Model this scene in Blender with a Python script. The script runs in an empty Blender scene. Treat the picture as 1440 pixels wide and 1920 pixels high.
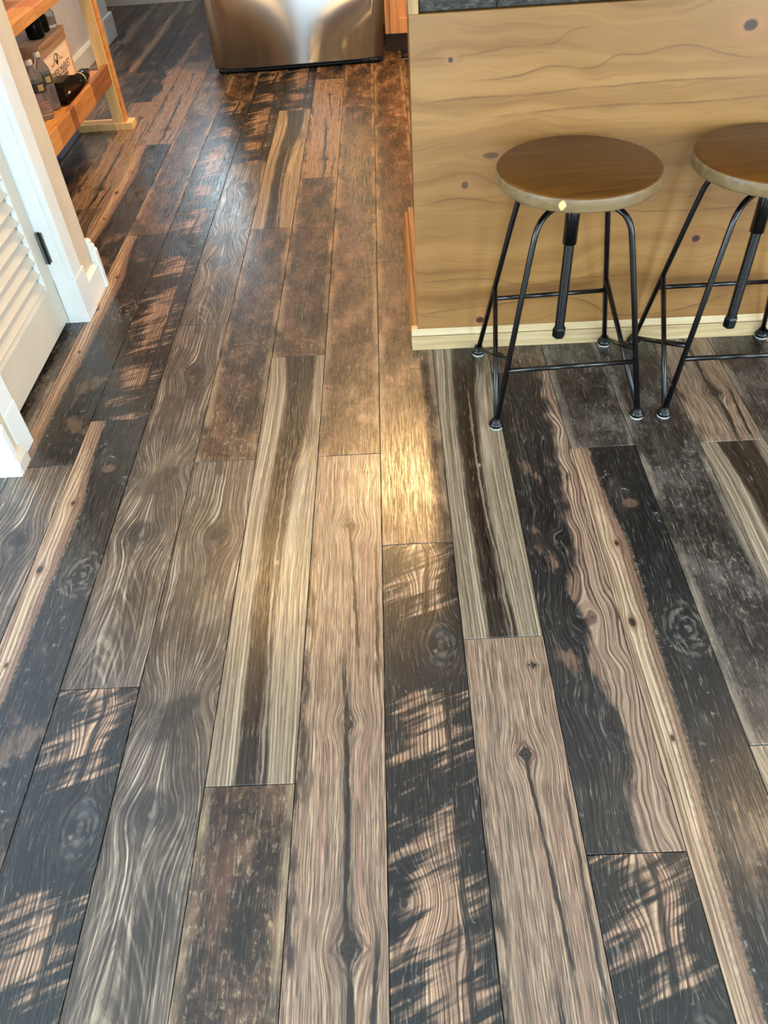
import bpy, bmesh, math, random
from mathutils import Matrix, Vector
R = math.radians
random.seed(7)
sc = bpy.context.scene
COL = sc.collection

# ------------------------------------------------------------------ camera
H = 1.25
F_PX, PITCH, ROLL, YAW = 1443.38, 0.783609, -0.0799795, -0.0416466
cy_, sy_, cp_, sp_ = math.cos(YAW), math.sin(YAW), math.cos(PITCH), math.sin(PITCH)
fwd = Vector((sy_ * cp_, cy_ * cp_, -sp_)); rgt = Vector((cy_, -sy_, 0.0)); upv = rgt.cross(fwd)
cr_, sr_ = math.cos(ROLL), math.sin(ROLL)
cam_r = cr_ * rgt + sr_ * upv
cam_u = -sr_ * rgt + cr_ * upv
cd = bpy.data.cameras.new('camera'); cam = bpy.data.objects.new('camera', cd); COL.objects.link(cam)
cd.sensor_fit = 'VERTICAL'; cd.sensor_height = 36.0; cd.sensor_width = 27.0
cd.lens = F_PX / 1920 * 36.0
cd.clip_start = 0.02
mw = Matrix((cam_r, cam_u, -fwd)).transposed().to_4x4(); mw.translation = (0, 0, H)
cam.matrix_world = mw
sc.camera = cam

# ------------------------------------------------------------------ world, daylight, lamps, exposure
world = bpy.data.worlds.new('overcast_sky'); sc.world = world; world.use_nodes = True
bg = world.node_tree.nodes['Background']
bg.inputs[0].default_value = (0.70, 0.89, 1.0, 1); bg.inputs[1].default_value = 12.5
sc.view_settings.view_transform = 'Standard'; sc.view_settings.look = 'None'
sc.view_settings.gamma = 1.0; sc.view_settings.use_curve_mapping = False
sc.view_settings.exposure = 0.32

def portal(name, loc, rot, sx, sy):          # guides sampling of the sky through a window opening
    l = bpy.data.lights.new(name, 'AREA'); l.shape = 'RECTANGLE'; l.size = sx; l.size_y = sy
    l.cycles.is_portal = True
    o = bpy.data.objects.new(name, l); COL.objects.link(o); o.location = loc; o.rotation_euler = rot
def lamp(name, loc, power, color, size, spread=180):
    l = bpy.data.lights.new(name, 'AREA'); l.shape = 'DISK'; l.size = size; l.energy = power; l.color = color
    l.spread = R(spread)
    o = bpy.data.objects.new(name, l); COL.objects.link(o); o.location = loc
    return o
CEIL = 2.50
YB, XR, XL = -1.7, 3.4, -3.2      # wall behind the camera, right wall, left wall
WIN_BACK = [(-0.58, 0.34, 0.15, 2.2), (1.75, 2.95, 0.15, 2.2)]       # x0,x1,z0,z1
WIN_RIGHT = [(-1.3, 0.2, 0.1, 2.15)]                              # y0,y1,z0,z1
WIN_FAR = [(-1.55, -1.05, 1.25, 2.0)]
ADDED_WIN_LEFT = [(-1.45, 0.75, 0.3, 2.2)]  # unseen window, added to brighten the closet front and cool the left floor
for (a, b, c, d) in WIN_BACK:
    portal('sky_portal', ((a + b) / 2, YB - 0.02, (c + d) / 2), (R(90), 0, 0), b - a, d - c)
for (a, b, c, d) in WIN_RIGHT:
    portal('sky_portal', (XR + 0.02, (a + b) / 2, (c + d) / 2), (R(90), 0, R(90)), b - a, d - c)
for (a, b, c, d) in ADDED_WIN_LEFT:
    portal('sky_portal', (XL - 0.02, (a + b) / 2, (c + d) / 2), (R(90), 0, R(-90)), b - a, d - c)
for (a, b, c, d) in WIN_FAR:
    portal('sky_portal', ((a + b) / 2, 6.68, (c + d) / 2), (R(90), 0, R(180)), b - a, d - c)
WARM = (1.0, 0.60, 0.24)
for (x, y, p) in ((0.02, 4.00, 58), (-0.78, 3.1, 18), (1.6, 3.6, 34)):
    lamp('kitchen_downlight', (x, y, CEIL - 0.012), p, WARM, 0.12)
for (x, y, p) in ((1.5, 1.35, 6),):
    lamp('bar_pendant_light', (x, y, 1.95), p, (1.0, 0.62, 0.28), 0.14)

# ------------------------------------------------------------------ node helpers
def lin(c):
    return tuple(((v / 255) / 12.92 if v / 255 <= 0.04045 else (((v / 255) + 0.055) / 1.055) ** 2.4) for v in c[:3]) + (1.0,)

class G:
    """tiny wrapper to write node trees as expressions"""
    def __init__(s, name, rough=0.5, spec=0.5, metal=0.0):
        s.m = bpy.data.materials.new(name); s.m.use_nodes = True
        s.nt = s.m.node_tree; s.n = s.nt.nodes; s.l = s.nt.links
        s.b = s.n['Principled BSDF']
        s.b.inputs['Roughness'].default_value = rough
        s.b.inputs['Specular IOR Level'].default_value = spec
        s.b.inputs['Metallic'].default_value = metal
        tc = s.n.new('ShaderNodeTexCoord')
        s.P = tc.outputs['Object']
        sx = s.n.new('ShaderNodeSeparateXYZ'); s.l.new(s.P, sx.inputs[0])
        s.x, s.y, s.z = sx.outputs
    def put(s, sock, v):
        if isinstance(v, (int, float)): sock.default_value = v
        elif isinstance(v, tuple): sock.default_value = v
        else: s.l.new(v, sock)
    def m_(s, op, a, b=0.0, c=0.0, clamp=False):
        n = s.n.new('ShaderNodeMath'); n.operation = op; n.use_clamp = clamp
        s.put(n.inputs[0], a); s.put(n.inputs[1], b)
        if op in ('MULTIPLY_ADD',): s.put(n.inputs[2], c)
        return n.outputs[0]
    def add(s, a, b): return s.m_('ADD', a, b)
    def sub(s, a, b): return s.m_('SUBTRACT', a, b)
    def mul(s, a, b): return s.m_('MULTIPLY', a, b)
    def mx(s, a, b): return s.m_('MAXIMUM', a, b)
    def ab(s, a): return s.m_('ABSOLUTE', a)
    def ss(s, v, lo, hi, a=0.0, b=1.0):
        n = s.n.new('ShaderNodeMapRange'); n.interpolation_type = 'SMOOTHSTEP'
        if isinstance(lo, (int, float)) and isinstance(hi, (int, float)) and lo > hi:
            lo, hi, a, b = hi, lo, b, a
        s.put(n.inputs[0], v); s.put(n.inputs[1], lo); s.put(n.inputs[2], hi); s.put(n.inputs[3], a); s.put(n.inputs[4], b)
        return n.outputs[0]
    def vec(s, x, y, z=0.0):
        n = s.n.new('ShaderNodeCombineXYZ'); s.put(n.inputs[0], x); s.put(n.inputs[1], y); s.put(n.inputs[2], z)
        return n.outputs[0]
    def noise(s, v, scale=1.0, detail=2.0, rough=0.55, dist=0.0):
        n = s.n.new('ShaderNodeTexNoise'); s.put(n.inputs['Vector'], v)
        n.inputs['Scale'].default_value = scale; n.inputs['Detail'].default_value = detail
        n.inputs['Roughness'].default_value = rough; n.inputs['Distortion'].default_value = dist
        return n.outputs[0]
    def ramp(s, v, stops):
        n = s.n.new('ShaderNodeValToRGB'); s.put(n.inputs[0], v)
        e = n.color_ramp.elements
        while len(e) < len(stops): e.new(0.5)
        for i, (p, c) in enumerate(stops):
            e[i].position = p; e[i].color = lin(c)
        return n.outputs[0]
    def mix(s, f, a, b, mode='MIX'):
        n = s.n.new('ShaderNodeMix'); n.data_type = 'RGBA'; n.blend_type = mode; n.clamp_factor = True
        s.put(n.inputs[0], f)
        s.put(n.inputs[6], lin(a) if isinstance(a, tuple) else a); s.put(n.inputs[7], lin(b) if isinstance(b, tuple) else b)
        return n.outputs[2]
    def fc(s, v, pts, hi=1.0):
        """curve through (x, y) points, x in 0..hi"""
        n = s.n.new('ShaderNodeFloatCurve'); c = n.mapping.curves[0]
        pts = sorted(pts)
        while len(c.points) < len(pts): c.points.new(0.5, 0.5)
        for p, (x, y) in zip(c.points, pts): p.location = (min(1, max(0, x / hi)), y)
        n.mapping.update()
        s.put(n.inputs['Value'], s.mul(v, 1.0 / hi))
        return n.outputs[0]
    def knot(s, u, w, u0, w0, ru, rw):
        a = s.m_('DIVIDE', s.sub(u, u0), ru); b = s.m_('DIVIDE', s.sub(w, w0), rw)
        return s.m_('SQRT', s.add(s.mul(a, a), s.mul(b, b)))
    def bump(s, h, strength=0.2, dist=0.002):
        n = s.n.new('ShaderNodeBump'); n.inputs['Strength'].default_value = strength; n.inputs['Distance'].default_value = dist
        s.put(n.inputs['Height'], h); s.l.new(n.outputs[0], s.b.inputs['Normal'])
    def col(s, c):
        s.put(s.b.inputs['Base Color'], lin(c) if isinstance(c, tuple) else c); return s
    def rough(s, r): s.put(s.b.inputs['Roughness'], r); return s

def flat(name, c, rough=0.5, spec=0.5, metal=0.0, var=0.06):
    g = G(name, rough, spec, metal)
    n = g.noise(g.P, 9.0, 3.0)
    a = tuple(max(0, v * (1 - var)) for v in c); b = tuple(min(255, v * (1 + var)) for v in c)
    g.col(g.ramp(n, [(0.3, a), (0.7, b)]))
    g.bump(g.noise(g.P, 160.0, 2.0), 0.04, 0.001)
    return g.m

# ------------------------------------------------------------------ mesh helpers
ROOT = {}
def obj(name, bm, mat, parent=None, world=True, smooth=False):
    if parent is not None and world and parent in ROOT: bm.transform(ROOT[parent].inverted())
    me = bpy.data.meshes.new(name); bm.normal_update(); bm.to_mesh(me); bm.free()
    if mat is not None: me.materials.append(mat)
    if smooth:
        for p in me.polygons: p.use_smooth = True
    o = bpy.data.objects.new(name, me); COL.objects.link(o); o.parent = parent
    if parent in ROOT: ROOT[o] = ROOT[parent]
    return o
def thing(name, label, cat, loc=(0, 0, 0), rz=0.0, group=None):
    o = bpy.data.objects.new(name, None); COL.objects.link(o); o.location = loc; o.rotation_euler = (0, 0, rz)
    o.empty_display_size = 0.05
    o['label'] = label; o['category'] = cat
    if group: o['group'] = group
    ROOT[o] = Matrix.Translation(loc) @ Matrix.Rotation(rz, 4, 'Z')
    return o
def tag(o, label, cat, group=None):
    o['label'] = label; o['category'] = cat
    if group: o['group'] = group
    return o
def struct(o, label=None):
    o['kind'] = 'structure'
    if label: o['label'] = label
    return o
def bxm(x0, x1, y0, y1, z0, z1, bev=0.0, seg=2):
    bm = bmesh.new(); bmesh.ops.create_cube(bm, size=1.0)
    for v in bm.verts:
        v.co = Vector((x0 + (v.co.x + .5) * (x1 - x0), y0 + (v.co.y + .5) * (y1 - y0), z0 + (v.co.z + .5) * (z1 - z0)))
    if bev > 0: bmesh.ops.bevel(bm, geom=list(bm.edges), offset=bev, segments=seg, affect='EDGES', profile=0.6)
    return bm
def join(*bms):
    out = bmesh.new()
    for b in bms:
        me = bpy.data.meshes.new('t'); b.to_mesh(me); b.free(); out.from_mesh(me); bpy.data.meshes.remove(me)
    return out
def smooth_path(pts, rad=0.03, n=7):
    """round the corners of a polyline"""
    pts = [Vector(p) for p in pts]; out = [pts[0]]
    for i in range(1, len(pts) - 1):
        a, b, c = pts[i - 1], pts[i], pts[i + 1]
        r = min(rad, (a - b).length * .49, (c - b).length * .49)
        p, q = b + (a - b).normalized() * r, b + (c - b).normalized() * r
        for k in range(n + 1):
            t = k / n; out.append(p * (1 - t) ** 2 + b * 2 * t * (1 - t) + q * t * t)
    out.append(pts[-1]); return out
def tubem(pts, r, n=12, caps=True):
    pts = [Vector(p) for p in pts]; bm = bmesh.new(); rings = []
    t = (pts[1] - pts[0]).normalized()
    nrm = t.orthogonal().normalized()
    for i, p in enumerate(pts):
        if i == 0: t2 = (pts[1] - pts[0]).normalized()
        elif i == len(pts) - 1: t2 = (pts[-1] - pts[-2]).normalized()
        else: t2 = ((pts[i + 1] - p).normalized() + (p - pts[i - 1]).normalized()).normalized()
        nrm = (nrm - t2 * nrm.dot(t2)).normalized(); b = t2.cross(nrm)
        rr = r[i] if isinstance(r, (list, tuple)) else r
        rings.append([bm.verts.new(p + (nrm * math.cos(2 * math.pi * k / n) + b * math.sin(2 * math.pi * k / n)) * rr) for k in range(n)])
    for a, b in zip(rings, rings[1:]):
        for k in range(n): bm.faces.new((a[k], a[(k + 1) % n], b[(k + 1) % n], b[k]))
    if caps:
        bm.faces.new(list(reversed(rings[0]))); bm.faces.new(rings[-1])
    return bm
def lathem(prof, c=(0, 0, 0), n=32):
    bm = bmesh.new(); rings = []
    for (r, z) in prof:
        if r < 1e-5: rings.append([bm.verts.new((c[0], c[1], c[2] + z))])
        else: rings.append([bm.verts.new((c[0] + r * math.cos(2 * math.pi * k / n), c[1] + r * math.sin(2 * math.pi * k / n), c[2] + z)) for k in range(n)])
    for a, b in zip(rings, rings[1:]):
        for k in range(n):
            k2 = (k + 1) % n
            if len(a) == 1 and len(b) == 1: continue
            if len(a) == 1: bm.faces.new((a[0], b[k2], b[k]))
            elif len(b) == 1: bm.faces.new((a[k], a[k2], b[0]))
            else: bm.faces.new((a[k], a[k2], b[k2], b[k]))
    bmesh.ops.recalc_face_normals(bm, faces=bm.faces)
    return bm
def prismm(poly, axis, a, b):
    """extrude a 2D polygon; axis 'x': poly=(y,z), 'y': poly=(x,z), 'z': poly=(x,y)"""
    bm = bmesh.new()
    def mk(p, t):
        return {'x': (t, p[0], p[1]), 'y': (p[0], t, p[1]), 'z': (p[0], p[1], t)}[axis]
    A = [bm.verts.new(mk(p, a)) for p in poly]; B = [bm.verts.new(mk(p, b)) for p in poly]
    n = len(poly)
    for i in range(n): bm.faces.new((A[i], A[(i + 1) % n], B[(i + 1) % n], B[i]))
    bm.faces.new(list(reversed(A))); bm.faces.new(B)
    bmesh.ops.recalc_face_normals(bm, faces=bm.faces)
    return bm

# ------------------------------------------------------------------ floor prints
PW, PL, X0 = 0.15621, 1.30729, -0.058365
class Print(G):
    def __init__(s, name, wob=.07):
        super().__init__(name, 0.36, 0.72)
        s.u = s.mul(s.x, 1 / PW); s.w = s.sub(PL, s.y)
        w1 = s.sub(s.noise(s.vec(s.mul(s.u, 1.3), s.mul(s.w, 3.0), 4.2), 1.0, 2.0), 0.5)
        w2 = s.sub(s.noise(s.vec(s.mul(s.u, 5.0), s.mul(s.w, 16.0), 7.7), 1.0, 2.0), 0.5)
        s.uw = s.add(s.add(s.u, s.mul(w1, wob)), s.mul(w2, .018))
    def warp(s, ks):
        """bend the grain round knots: (u0, w0, ru, rw, strength)"""
        for (u0, w0, ru, rw, st) in ks:
            d = s.knot(s.u, s.w, u0, w0, ru, rw)
            f = s.m_('POWER', 2.718, s.mul(s.mul(d, d), -1.0))
            s.uw = s.sub(s.uw, s.mul(s.mul(f, st), s.sub(s.u, u0)))
    def lines(s, fu, fw, seed=0.0, detail=2.0, rough=0.6):
        return s.noise(s.vec(s.mul(s.uw, fu), s.mul(s.w, fw), seed), 1.0, detail, rough)
    def growth(s, k, jit=1.0, seed=0.0):
        """evenly spaced thin growth lines, 0..1, 1 = dark line"""
        n = s.noise(s.vec(s.mul(s.uw, 7.0), s.mul(s.w, 2.5), seed), 1.0, 2.0)
        ph = s.add(s.mul(s.uw, k * 6.2832), s.mul(n, 9.0 * jit))
        v = s.add(s.mul(s.m_('SINE', ph), .5), .5)
        return s.mul(s.ss(v, .45, .95), s.ss(s.lines(30, 5.0, seed + 2, 2.0), .36, .58, .25, 1.0))
    def dashes(s, fu=85.0, fw=11.0, seed=0.0, lo=.53, hi=.62):
        return s.ss(s.noise(s.vec(s.mul(s.uw, fu), s.mul(s.w, fw), seed), 1.0, 1.0), lo, hi)
    def band(s, c, hw, soft):
        return s.ss(s.sub(s.ab(s.sub(s.u, c)), hw), 0.0, soft, 1.0, 0.0)
    def crack(s, pts, a, b, hw=.008, soft=.02, seed=0.0):
        j = s.sub(s.noise(s.vec(s.mul(s.w, 16.0), seed, 0.3), 1.0, 4.0, .65), .5)
        wd = s.ss(s.noise(s.vec(s.mul(s.w, 12.0), seed + 4, 0.0), 1.0, 2.0), .3, .7, .25, 1.6)
        c = s.add(s.fc(s.w, pts, PL), s.mul(j, .07))
        return s.mul(s.ss(s.sub(s.ab(s.sub(s.u, c)), s.mul(wd, hw)), 0.0, soft, 1.0, 0.0), s.inw(a, b, .03))
    def inw(s, a, b, soft=0.03):
        return s.mul(s.ss(s.w, a - soft, a + soft), s.ss(s.w, b - soft, b + soft, 1.0, 0.0))
    def blot(s, fu, fw, seed, lo, hi, detail=4.0, rough=0.62):
        return s.ss(s.noise(s.vec(s.mul(s.u, fu), s.mul(s.w, fw), seed), 1.0, detail, rough), lo, hi)
    def rings(s, u0, w0, ru, rw, k, ext):
        n = s.sub(s.noise(s.vec(s.mul(s.u, 6.0), s.mul(s.w, 34.0), 3.3), 1.0, 3.0), .5)
        d = s.add(s.knot(s.u, s.w, u0, w0, ru, rw), s.mul(n, .9))
        r = s.add(s.mul(s.m_('SINE', s.mul(d, k)), 0.5), 0.5)
        r = s.mul(r, s.ss(s.noise(s.vec(s.mul(s.u, 9), s.mul(s.w, 40), 6.1), 1.0, 2.0), .38, .6))
        return r, s.ss(d, ext * 0.4, ext, 1.0, 0.0), d
    def done(s, c, h, rlo=0.19, rhi=0.34, bs=0.30, dark=(40, 34, 31), amt=.55):
        p1 = s.dashes(95.0, 14.0, 8.8, .52, .64); p2 = s.dashes(48.0, 5.0, 18.8, .54, .66)
        ed = s.mx(s.ss(s.ab(s.sub(s.u, .5)), .488, .4985), s.mx(s.ss(s.w, .0035, .0005), 0.0))
        c = s.mix(s.mul(p1, amt), c, s.mix(.6, c, dark)); c = s.mix(s.mul(p2, amt * .8), c, s.mix(.5, c, dark))
        sc1 = s.noise(s.vec(s.mul(s.uw, 70.0), s.mul(s.w, 26.0), 1.7), 1.0, 2.0)
        c = s.mix(s.mul(s.ss(sc1, .60, .70), .30), c, (206, 192, 172))
        gm = s.n.new('ShaderNodeGamma'); s.l.new(c, gm.inputs[0]); gm.inputs[1].default_value = 1.42
        hs = s.n.new('ShaderNodeHueSaturation'); hs.inputs['Saturation'].default_value = .86; s.l.new(gm.outputs[0], hs.inputs['Color'])
        s.col(hs.outputs[0])
        rr = s.add(s.mul(h, .6), s.mul(p1, -.2))
        s.rough(s.ss(rr, .1, .5, rhi, rlo))
        s.bump(s.add(s.mul(h, 0.5), s.mul(s.add(p1, p2), -.3)), bs, 0.0010)
        return s.m

def print_tan():        # tan oak, one long crack and knots
    s = Print('vinyl_print_tan_oak', .05)
    s.warp([(.55, .25, .22, .04, .8), (.8, .07, .15, .02, .5), (.58, .745, .22, .035, .8), (.62, 1.11, .24, .045, .9)])
    a = s.lines(46, 4.0, 0.0, 3.0, .65); b = s.lines(6, .9, 2.0, 2.0); b2 = s.lines(12, 1.6, 9.0, 2.0)
    c = s.ramp(a, [(.28, (120, 100, 85)), (.45, (162, 137, 115)), (.58, (186, 160, 135)), (.74, (210, 188, 162))])
    c = s.mix(s.ss(b, .46, .64, 0, .6), c, s.mix(.6, c, (164, 122, 100)))
    c = s.mix(s.ss(b2, .5, .66, 0, .7), c, s.mix(.6, c, (122, 108, 98)))
    c = s.mix(s.mul(s.dashes(88, 17, 31.0, .50, .60), .6), c, (98, 80, 67))
    cr = s.crack([(0, .55), (.245, .55), (.40, .61), (.56, .67), (PL, .67)], .24, .59, .010, .018, 1.0)
    cr = s.mx(cr, s.crack([(0, .5), (.60, .50), (.73, .55), (.79, .56), (.97, .59), (1.07, .59), (1.13, .64), (PL, .6)], .60, 1.32, .018, .025, 5.0))
    cr = s.mx(cr, s.mul(s.crack([(0, .9), (.4, .92), (.6, .92), (1.0, .9), (1.2, .84), (PL, .85)], .32, .66, .010, .02, 9.0), .85))
    cr = s.mx(cr, s.crack([(0, .86), (1.1, .89), (1.2, .85), (PL, .83)], 1.1, 1.3, .014, .025, 12.0))
    soft = s.mul(s.band(s.fc(s.w, [(0, .5), (.60, .50), (.73, .55), (.97, .60), (PL, .6)], PL), .03, .09), s.inw(.66, 1.32, .05))
    c = s.mix(s.mul(soft, s.ss(a, .35, .65, .65, .15)), c, (112, 104, 96))
    c = s.mix(s.mul(s.mul(s.band(.03, .03, .12), s.blot(6, 10, 3.0, .42, .58)), s.inw(.3, 1.3, .1)), c, (84, 72, 64))
    c = s.mix(s.mul(cr, .9), c, (50, 45, 43))
    for (u0, w0, ru, rw) in ((.8, .067, .05, .008), (.55, .247, .075, .016), (.58, .745, .06, .014), (.63, 1.113, .12, .026)):
        d = s.add(s.add(s.m_('DIVIDE', s.ab(s.sub(s.u, u0)), ru), s.m_('DIVIDE', s.ab(s.sub(s.w, w0)), rw)), s.mul(s.sub(s.noise(s.vec(s.mul(s.u, 14), s.mul(s.w, 80), 2.0), 1.0, 3.0), .5), .7))
        rr = s.add(s.mul(s.m_('SINE', s.mul(d, 9.0)), .5), .5)
        c = s.mix(s.mul(s.ss(d, 1.0, 2.6, .75, 0), s.ss(rr, .3, .8, .2, 1)), c, (96, 80, 68))
        c = s.mix(s.ss(d, .85, 1.25, .92, 0), c, s.ramp(s.noise(s.vec(s.mul(s.u, 40), s.mul(s.w, 200), 0.0), 1.0, 2.0), [(.35, (38, 36, 36)), (.65, (96, 88, 82))]))
    return s.done(c, a)

def print_heart():      # pale streaked board with a dark heartwood stripe
    s = Print('vinyl_print_dark_heart', .06)
    L_ = s.fc(s.w, [(0, .24), (.05, .27), (.2, .34), (.42, .31), (.6, .28), (.82, .25), (1.0, .28), (1.15, .30), (PL, .30)], PL)
    R_ = s.fc(s.w, [(0, .86), (.15, .84), (.3, .80), (.40, .74), (.5, .66), (.6, .62), (.82, .58), (1.0, .60), (1.15, .66), (PL, .72)], PL)
    jag = s.mul(s.sub(s.noise(s.vec(s.mul(s.u, 4), s.mul(s.w, 7), 2.0), 1.0, 3.0), .5), .14)
    s.uw = s.sub(s.uw, s.mul(s.fc(s.w, [(0, .45), (.2, .55), (.42, .52), (.6, .46), (.82, .42), (1.0, .45), (PL, .52)], PL), .7))
    s.warp([(.9, .40, .2, .07, -1.3)])
    uu = s.add(s.u, jag)
    a = s.lines(38, 1.2, 1.0, 3.0, .65); b = s.lines(10, .5, 6.0, 2.0); gl = s.growth(22, .6, 3.0)
    c = s.ramp(a, [(.3, (112, 99, 84)), (.45, (158, 143, 122)), (.58, (186, 170, 147)), (.72, (214, 202, 180))])
    c = s.mix(s.ss(b, .47, .66, 0, .75), c, s.mix(.6, c, (112, 94, 78)))
    c = s.mix(s.mul(gl, .5), c, (92, 78, 66))
    mid = s.mul(s.add(L_, R_), .5); hw = s.mul(s.sub(R_, L_), .5)
    inside = s.ss(s.sub(s.ab(s.sub(uu, mid)), hw), -.05, .03, 1.0, 0.0)
    core = s.ramp(s.lines(17, .9, 4.0, 3.0, .65), [(.32, (26, 23, 23)), (.47, (46, 39, 37)), (.56, (74, 63, 57)), (.66, (116, 101, 89)), (.78, (176, 160, 140))])
    c = s.mix(s.mul(inside, .96), c, core)
    arm = s.band(s.fc(s.w, [(0, .72), (.22, .76), (.38, .90), (.45, .88), (.52, .74), (.62, .62), (PL, .6)], PL), .02, .13)
    c = s.mix(s.mul(arm, s.mul(s.inw(.28, .62, .06), s.ss(a, .35, .62, .85, .2))), c, (64, 53, 47))
    sh_ = s.mul(s.band(s.fc(s.w, [(0, .95), (.36, .98), (.45, .80), (.60, .72), (.8, .70), (PL, .8)], PL), .03, .07), s.inw(.42, .8, .05))
    c = s.mix(s.mul(sh_, .45), c, (206, 192, 170))
    c = s.mix(s.mul(s.crack([(0, .5), (.4, .52), (.8, .42), (1.1, .47), (PL, .53)], .0, 1.31, .03, .035, 3.0), .8), c, (27, 24, 25))
    c = s.mix(s.mul(s.crack([(0, .6), (.6, .52), (.95, .52), (1.1, .58), (PL, .62)], .5, 1.31, .010, .015, 13.0), .65), c, (176, 160, 142))
    k = s.knot(s.u, s.w, .53, .80, .03, .008); c = s.mix(s.ss(k, .5, 1.3, .8, 0), c, (180, 164, 146))
    return s.done(c, a, amt=.42)

def print_strip():      # cream sapwood strip beside charcoal
    s = Print('vinyl_print_cream_strip', .05)
    s.warp([(.25, .32, .12, .03, .7), (.15, .53, .12, .03, .7), (.78, .55, .25, .06, 1.0)])
    E_ = s.fc(s.w, [(0, .26), (.1, .27), (.2, .31), (.33, .40), (.5, .38), (.65, .35), (.85, .33), (1.0, .27), (PL, .25)], PL)
    jag = s.mul(s.sub(s.noise(s.vec(s.mul(s.u, 16), s.mul(s.w, 90), 2.0), 1.0, 6.0, .8), .5), .26)
    a = s.lines(20, .8, 1.0, 2.0); gl = s.growth(17, .8, 5.0); d = s.lines(44, 6.0, 3.0, 4.0, .68)
    cream = s.ramp(a, [(.3, (150, 122, 100)), (.45, (180, 153, 126)), (.58, (200, 176, 148)), (.72, (214, 196, 168))])
    cream = s.mix(s.mul(gl, .75), cream, (112, 84, 68))
    blk = s.ramp(d, [(.25, (26, 28, 31)), (.48, (40, 43, 47)), (.62, (64, 68, 73)), (.78, (112, 114, 116))])
    blk = s.mix(s.blot(3, 9, 7.0, .50, .68), blk, s.mix(.5, blk, (92, 88, 86)))
    r, mk, dd = s.rings(.80, .55, .13, .028, 9.0, 3.4)
    blk = s.mix(s.mul(mk, s.mul(r, .7)), blk, (150, 142, 132))
    blk = s.mix(s.mul(s.blot(9, 70, 3.7, .58, .70, 5.0, .7), s.blot(2, 6, 33.0, .44, .6)), blk, (158, 158, 154))
    t = s.sub(s.add(s.u, jag), E_)
    c = s.mix(s.ss(t, -.05, .05), cream, blk)
    c = s.mix(s.mul(s.ss(s.ab(s.add(t, .06)), 0, .10, 1, 0), .55), c, (124, 90, 72))
    pch = s.add(s.knot(s.u, s.w, .62, .20, .12, .016), s.mul(jag, 3.0))
    c = s.mix(s.ss(pch, .6, 1.2, .6, 0), c, (150, 120, 100))
    far_ = s.mul(s.inw(.85, 1.4, .12), s.mul(s.blot(2.5, 10, 40.0, .5, .6), s.ss(s.u, .45, .6)))
    c = s.mix(s.mul(far_, .6), c, (150, 124, 102))
    for (u0, w0, ru, rw) in ((.25, .32, .03, .008), (.14, .53, .045, .012), (.2, .78, .025, .007)):
        k = s.knot(s.u, s.w, u0, w0, ru, rw)
        c = s.mix(s.ss(k, .9, 2.4, .5, 0), c, (150, 110, 86)); c = s.mix(s.ss(k, .6, 1.2, .85, 0), c, (62, 48, 42))
    return s.done(c, s.mix(s.ss(t, -.02, .03), a, d), amt=.4, dark=(26, 25, 26))

def print_sawn():       # charcoal board with tan saw-marked patches
    s = Print('vinyl_print_saw_marks', .06)
    s.warp([(.72, .27, .3, .07, 1.3), (.04, .74, .35, .06, 1.5), (.5, .05, .3, .05, .9), (.62, .8, .2, .04, .8)])
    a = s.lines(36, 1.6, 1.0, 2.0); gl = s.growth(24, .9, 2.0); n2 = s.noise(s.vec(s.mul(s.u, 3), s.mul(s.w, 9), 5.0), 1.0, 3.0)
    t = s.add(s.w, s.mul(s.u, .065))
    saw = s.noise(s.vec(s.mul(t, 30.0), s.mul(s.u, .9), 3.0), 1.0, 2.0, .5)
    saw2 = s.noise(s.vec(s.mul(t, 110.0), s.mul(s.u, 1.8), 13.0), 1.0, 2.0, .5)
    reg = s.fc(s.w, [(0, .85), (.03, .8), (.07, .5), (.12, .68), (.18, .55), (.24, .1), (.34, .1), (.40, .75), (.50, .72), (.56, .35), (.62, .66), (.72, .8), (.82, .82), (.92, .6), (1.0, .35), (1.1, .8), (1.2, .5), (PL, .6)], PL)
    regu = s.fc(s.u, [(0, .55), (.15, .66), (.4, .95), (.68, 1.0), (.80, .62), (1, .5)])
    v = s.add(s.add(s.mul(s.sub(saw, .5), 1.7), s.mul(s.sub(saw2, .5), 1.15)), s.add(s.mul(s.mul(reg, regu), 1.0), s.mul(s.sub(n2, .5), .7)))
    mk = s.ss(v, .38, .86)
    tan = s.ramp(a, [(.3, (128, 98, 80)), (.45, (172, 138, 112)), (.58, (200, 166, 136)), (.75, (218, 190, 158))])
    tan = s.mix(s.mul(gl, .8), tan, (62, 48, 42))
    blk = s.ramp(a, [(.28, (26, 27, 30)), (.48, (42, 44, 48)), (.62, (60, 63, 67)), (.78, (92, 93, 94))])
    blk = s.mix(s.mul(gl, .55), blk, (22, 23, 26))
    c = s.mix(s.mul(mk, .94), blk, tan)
    r, m1, d = s.rings(.72, .27, .11, .03, 9.0, 3.0)
    c = s.mix(s.mul(m1, s.mul(r, .65)), c, (128, 118, 108))
    dk = s.add(s.knot(s.u, s.w, .06, .735, .13, .033), s.mul(s.sub(n2, .5), 1.2))
    c = s.mix(s.ss(dk, .8, 1.5, .85, 0), c, (42, 43, 47))
    vv = s.crack([(0, .72), (.5, .73), (.8, .74), (PL, .76)], .38, 1.3, .02, .03, 2.0)
    c = s.mix(s.mul(vv, .8), c, (30, 31, 34))
    c = s.mix(s.mul(s.crack([(0, .60), (.03, .62), (.10, .60), (.2, .55), (PL, .5)], .0, .22, .02, .03, 6.0), .75), c, (28, 27, 29))
    c = s.mix(s.mul(s.blot(14, 60, 51.0, .62, .72), .5), c, (172, 164, 152))
    return s.done(c, a, amt=.35, dark=(24, 24, 26))

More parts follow.
